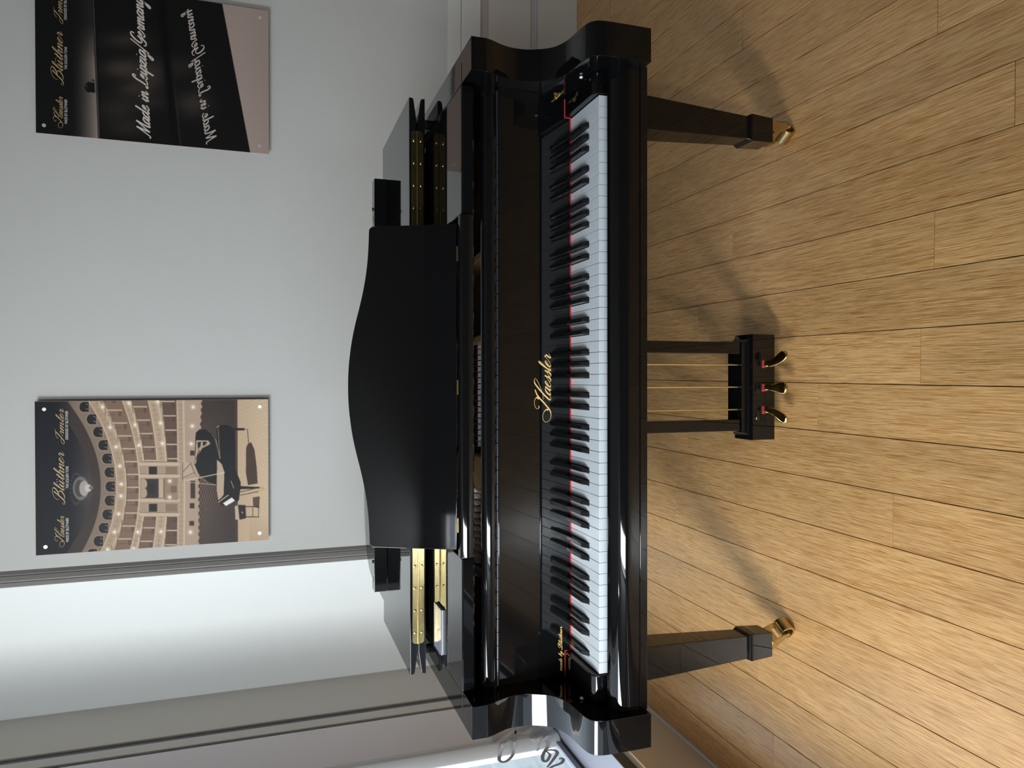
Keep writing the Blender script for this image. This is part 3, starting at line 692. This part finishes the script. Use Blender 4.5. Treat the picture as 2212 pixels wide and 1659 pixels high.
def paint_hall(p):
    a, b = p.a, p.b; u = (b - 800) ** 2
    p.fill(np.ones_like(a), (15, 18, 28)); p.fill(np.clip((a - 470) / 220, 0, 1), (92, 78, 70))
    for k in (.00105, .00090, .00078):
        pass
    for off, c in ((690, (66, 55, 50)), (676, (118, 100, 90)), (662, (70, 58, 54)), (640, (105, 90, 82)), (628, (60, 50, 48))):
        p.band(-(u * 8.6e-4), off - 3, 1e6, c); 
    f0 = -u * 5.6e-4
    p.fill(np.clip((a - 686 + u * 6.6e-4) / 4, 0, 1), (132, 112, 98))
    for i in range(-6, 7):                                   # row of arched openings under the dome
        bc = 795 + i * 98 * (1 - .012 * abs(i)); ac = 754 - (bc - 800) ** 2 * 5.9e-4
        p.ell((ac - 8, bc), 34, 41, (150, 128, 110)); p.poly([(ac - 8, bc - 41), (ac + 40, bc - 41), (ac + 40, bc + 41), (ac - 8, bc + 41)], (150, 128, 110))
        p.ell((ac - 6, bc), 28, 34, (26, 24, 30)); p.poly([(ac - 6, bc - 34), (ac + 30, bc - 34), (ac + 30, bc + 34), (ac - 6, bc + 34)], (26, 24, 30))
        p.line((ac + 12, bc - 20), (ac + 26, bc - 14), 6, (120, 104, 96)); p.line((ac + 10, bc + 12), (ac + 26, bc + 18), 5, (130, 112, 100))
    tiers = [(795, 862, 5.6e-4, (178, 152, 128)), (862, 948, 4.6e-4, (128, 102, 86)), (948, 992, 3.3e-4, (184, 158, 134)), (992, 1075, 2.8e-4, (118, 94, 80)), (1075, 1142, 1.9e-4, (186, 160, 136)), (1142, 1216, 1.2e-4, (96, 74, 64)), (1212, 1262, .2e-4, (182, 156, 134)), (1262, 1345, 0, (176, 150, 130))]
    for a0, a1, k, c in tiers: p.fill(np.clip((a - a0 + u * k) / 3, 0, 1), c)
    for a0, k in ((797, 5.6e-4), (860, 5.5e-4), (950, 3.3e-4), (990, 3.3e-4), (1077, 1.9e-4), (1140, 1.9e-4), (1213, .2e-4), (1258, .2e-4)):
        p.band(-(u * k), a0 - 3, a0 + 3, (216, 190, 160), .0)
        m = np.exp(-((a - a0 + u * k) / 3.2) ** 2); p.fill(m, (222, 198, 170), .8)
    for a0, a1, k0, k1, n, sh in ((866, 946, 5.4e-4, 4.2e-4, 14, 88), (996, 1070, 3.1e-4, 2.3e-4, 13, 92), (1146, 1210, 1.5e-4, .6e-4, 12, 98)):
        for i in range(-n // 2, n // 2 + 1):
            bc = 800 + i * sh; q0 = a0 - (bc - 800) ** 2 * k0; q1 = a1 - (bc - 800) ** 2 * k1
            p.line((q0, bc), (q1, bc), 9, (196, 172, 148)); p.line((q0 + 3, bc + 40), (q0 + 3, bc - 40), 7, (90, 70, 60), .5)
            p.line((q0 + 20, bc + 34), (q0 + 62, bc + 30), 5, (84, 64, 56), .6); p.poly([(q1 - 20, bc + 40), (q1, bc + 40), (q1, bc + 8), (q1 - 20, bc + 8)], (74, 56, 50), .5)
    for a0, k in ((828, 5.6e-4), (970, 3.3e-4), (1108, 1.9e-4), (1236, .2e-4)):
        for i in range(-17, 18):
            bc = 800 + i * 33; p.ell((a0 - (bc - 800) ** 2 * k, bc), 11, 12, (120, 98, 82), .45); p.ell((a0 - (bc - 800) ** 2 * k, bc), 6, 7, (206, 182, 156), .5)
    # royal box
    p.poly([(955, 620), (1218, 625), (1218, 1000), (955, 1000)], (170, 145, 124))
    for bc in (640, 722, 888, 985): p.line((960, bc), (1216, bc), 24, (198, 174, 150)); p.line((960, bc - 13), (1216, bc - 13), 4, (120, 98, 84))
    for b0, b1 in ((658, 712), (912, 966)):
        p.poly([(1005, b0), (1072, b0), (1072, b1), (1005, b1)], (36, 30, 32)); p.poly([(1130, b0), (1210, b0), (1210, b1), (1130, b1)], (140, 112, 94))
        for i in range(4): p.ell((1008, b0 + 7 + i * 13), 9, 7, (176, 150, 130))
    p.poly([(985, 742), (1130, 742), (1130, 872), (985, 872)], (52, 42, 42)); p.poly([(1010, 770), (1062, 770), (1062, 846), (1010, 846)], (36, 32, 36)); p.poly([(1082, 742), (1116, 742), (1116, 872), (1082, 872)], (190, 165, 140))
    for bc in (776, 838):
        p.ell((992, bc), 22, 34, (44, 38, 40)); p.ell((984, bc), 20, 33, (178, 152, 130))
    p.poly([(1120, 735), (1212, 735), (1212, 885), (1120, 885)], (150, 124, 104)); p.poly([(1165, 790), (1205, 790), (1205, 835), (1165, 835)], (120, 96, 80))
    for q in ((700, 250), (752, 390), (792, 524), (818, 655), (828, 778), (826, 860), (810, 982), (782, 1105), (735, 1225), (880, 225), (922, 372), (948, 512), (940, 1105), (1075, 212), (1095, 360), (1108, 500), (1098, 1102), (1158, 757), (1157, 867), (1318, 250), (1312, 380), (1305, 502), (1298, 1105), (912, 1220)):
        p.glow(q, 20, (236, 224, 200), .75); p.glow(q, 9, (255, 252, 245), 1)
    # wall pictures, seats, stage
    for q in ((1312, 565, 15, 17), (1310, 925, 16, 18), (1308, 1045, 16, 16), (1315, 815, 16, 60)): p.poly([(q[0] - q[2], q[1] - q[3]), (q[0] + q[2], q[1] - q[3]), (q[0] + q[2], q[1] + q[3]), (q[0] - q[2], q[1] + q[3])], (56, 46, 44))
    edge = 1350 + 22 * np.clip((640 - b) / 430, 0, 1) + 7 * (np.sin(b / 7.5) > 0)
    seats = np.clip((a - edge) / 3, 0, 1) * (a < 1612); p.fill(seats, (58, 45, 44))
    z = np.abs(((b / 22) % 2) - 1) * 16; row = ((a + z) / 17) % 1
    p.fill(seats * (row < .42) * np.clip((1600 - a) / 200, .15, 1) * np.clip(1.15 - np.abs(b - 800) / 620, .25, 1), (150, 124, 106), .62)
    p.fill((a > 1604).astype(float), (72, 54, 48)); p.fill((a > 1620).astype(float), (196, 168, 140))
    p.fill(np.clip((a - 1640) / 160, 0, 1), (214, 190, 162), .6)
    p.fill((a > 1620) * (np.sin(b * .55 + np.sin(a * .02) * 2) > .75), (170, 140, 112), .35); p.fill((a > 1700) * np.clip((b - 980) / 260, 0, 1), (176, 144, 116), .7)
    # the grand piano pictured on the stage, its shadow and stool
    p.poly([(1678, 530), (1690, 500), (1712, 490), (1735, 540), (1750, 660), (1756, 772), (1690, 784), (1676, 700)], (62, 44, 38), .92); p.line((1688, 400), (1695, 492), 5, (70, 52, 44))
    p.poly([(1332, 480), (1336, 425), (1360, 403), (1400, 402), (1440, 432), (1465, 480), (1482, 560), (1480, 780), (1420, 760), (1350, 700), (1326, 640), (1330, 560)], (16, 16, 20))
    p.poly([(1338, 478), (1420, 478), (1436, 500), (1420, 512), (1380, 530), (1350, 580), (1334, 640), (1326, 636), (1334, 560)], (176, 152, 130)); p.poly([(1348, 490), (1372, 488), (1366, 520), (1350, 540)], (24, 22, 26)); p.poly([(1384, 486), (1412, 488), (1402, 508), (1382, 516)], (24, 22, 26)); p.line((1360, 545), (1336, 610), 6, (30, 28, 30))
    p.poly([(1240, 626), (1300, 632), (1330, 668), (1328, 708), (1246, 750)], (188, 164, 142)); p.line((1252, 690), (1296, 640), 4, (70, 56, 50)); p.line((1250, 735), (1322, 700), 4, (80, 64, 56)); p.line((1246, 630), (1246, 750), 5, (90, 74, 64)); p.line((1300, 632), (1330, 708), 5, (90, 74, 64))
    p.poly([(1478, 384), (1500, 372), (1560, 374), (1600, 400), (1606, 560), (1604, 672), (1640, 762), (1640, 800), (1628, 890), (1596, 900), (1500, 880), (1480, 640)], (14, 14, 18))
    p.poly([(1480, 610), (1512, 640), (1530, 694), (1524, 850), (1490, 895), (1478, 820)], (186, 162, 140)); p.line((1478, 388), (1496, 378), 5, (170, 150, 120)); p.line((1487, 384), (1500, 600), 4, (150, 128, 98)); p.line((1472, 470), (1500, 604), 3, (200, 180, 150))
    p.line((1268, 752), (1530, 698), 5, (222, 204, 176)); p.line((1282, 764), (1470, 782), 4, (190, 168, 144)); p.line((1330, 712), (1420, 768), 3, (150, 130, 110))
    p.poly([(1530, 850), (1556, 870), (1520, 930), (1484, 892)], (20, 20, 24)); p.poly([(1520, 908), (1540, 926), (1602, 890), (1580, 868)], (236, 230, 220)); p.line((1490, 900), (1556, 852), 4, (230, 215, 190)); p.line((1504, 915), (1566, 860), 4, (40, 36, 36))
    p.poly([(1578, 392), (1670, 394), (1670, 408), (1578, 412)], (30, 25, 26)); p.line((1668, 402), (1690, 400), 6, (150, 118, 70)); p.poly([(1636, 790), (1770, 796), (1770, 806), (1636, 812)], (30, 25, 26)); p.line((1772, 800), (1800, 806), 8, (180, 150, 96))
    p.line((1640, 830), (1740, 806), 5, (60, 48, 42)); p.line((1640, 852), (1760, 828), 5, (70, 54, 46)); p.line((1700, 828), (1790, 818), 6, (190, 160, 104)); p.line((1574, 755), (1594, 805), 4, (196, 164, 96))
    p.poly([(1722, 868), (1770, 860), (1766, 942), (1726, 930)], (74, 52, 42), .85)
    p.poly([(1600, 928), (1622, 918), (1630, 1020), (1604, 1018)], (190, 168, 148)); p.poly([(1622, 918), (1674, 920), (1676, 1010), (1632, 1020)], (40, 30, 30)); p.line((1650, 968), (1652, 972), 8, (190, 160, 130))
    for q in (930, 1000): p.line((1672, q), (1762, q), 6, (48, 34, 32))
    p.line((1722, 930), (1722, 1000), 4, (60, 44, 38)); p.line((1762, 928), (1762, 1002), 4, (60, 44, 38))
    # chandelier
    p.glow((560, 808), 95, (120, 108, 104), .35); p.ell((552, 808), 54, 80, (120, 112, 112), .9); p.ell((548, 808), 38, 60, (74, 66, 66)); p.ell((574, 808), 32, 52, (176, 168, 164), .9); p.ell((602, 806), 24, 26, (196, 188, 182)); p.ell((622, 804), 14, 14, (120, 108, 98))
    for i in range(22):
        t = i * 2 * math.pi / 22; p.glow((520 + 40 * math.cos(t), 810 + 104 * math.sin(t)), 6, (150, 138, 128), .5)
    p.fill(np.clip((500 - a) / 120, 0, 1), (15, 18, 28), .9)

def paint_germany(p):
    a, b = p.a, p.b
    p.fill(np.ones_like(a), (18, 18, 19)); lim = 645 - (880 - b) * .035
    p.fill(np.clip((a - 470) / 170, 0, 1) ** 1.4 * np.clip((b - 30) / 350, .25, 1), (146, 131, 123)); p.fill(np.clip((a - lim) / 4, 0, 1), (9, 9, 10))
    p.fill(np.exp(-((a - lim - 10) / 3.) ** 2), (96, 86, 82)); p.fill(np.clip((a - lim - 22) / 4, 0, 1), (16, 15, 15))
    for ca, cb, ra, rb, al in ((800, 420, 130, 70, .5), (830, 230, 160, 60, .35), (780, 690, 150, 90, .3), (980, 480, 120, 120, .42), (860, 560, 110, 50, .3), (1260, 660, 110, 90, .42), (1180, 420, 140, 80, .22), (840, 820, 120, 60, .25), (1000, 650, 120, 50, .2)):
        m = np.exp(-(((a - ca) / ra) ** 2 + ((b - cb) / rb) ** 2)); p.fill(m, (112, 98, 90), al)
    lim2 = 1060 + b * .095
    p.fill(np.exp(-((a - lim2) / 26.) ** 2), (5, 5, 6), .95); p.fill(np.exp(-((a - lim2 - 30) / 5.) ** 2) * np.clip((b - 430) / 200, 0, 1), (70, 64, 62), .5)
    p.fill(np.clip((a - 1436 - b * .172) / 4, 0, 1), (172, 154, 145)); p.fill(np.clip((a - 1560) / 160, 0, 1) * np.clip((a - 1436 - b * .172) / 4, 0, 1), (160, 142, 134), .6)
    p.ell((590, 540), 28, 36, (22, 20, 20)); p.poly([(585, 505), (628, 512), (630, 580), (590, 572)], (20, 18, 18)); p.line((612, 490), (622, 500), 10, (40, 36, 34)); p.line((572, 525), (574, 540), 5, (70, 64, 60))
hall = poster('hall_poster', -.668, 1.3938, .584, .8363, [(246, 1268), (1830, 1157), (1830, 195), (234, 212)], paint_hall, 'poster of an opera house with grand piano on stage')
ger = poster('lettering_poster', .9243, 1.388, .5875, .831, [(227, 850), (1718, 990), (1718, 68), (227, -236)], paint_germany, 'dark poster reading Made in Leipzig/Germany above its mirrored reflection')
T = lambda x, z: (x, -.0360, z)
pale = prin('pale_print', (.58, .51, .46), .5)
lt = MB(); script_text(lt, 'Made in Leipzig/Germany', T, .020, .562, .4400, .0228, base1=.4650, thin=.17, thick=.27, shear=.5); lt.build('slogan_lettering', pale, ger, 0)
lt = MB(); script_text(lt, 'Made in Leipzig/Germany', T, .018, .545, .2380, -.0205, base1=.3090, thin=.17, thick=.26, shear=.42); lt.build('reflected_lettering', prin('dim_print', (.44, .385, .35), .5), ger, 0)
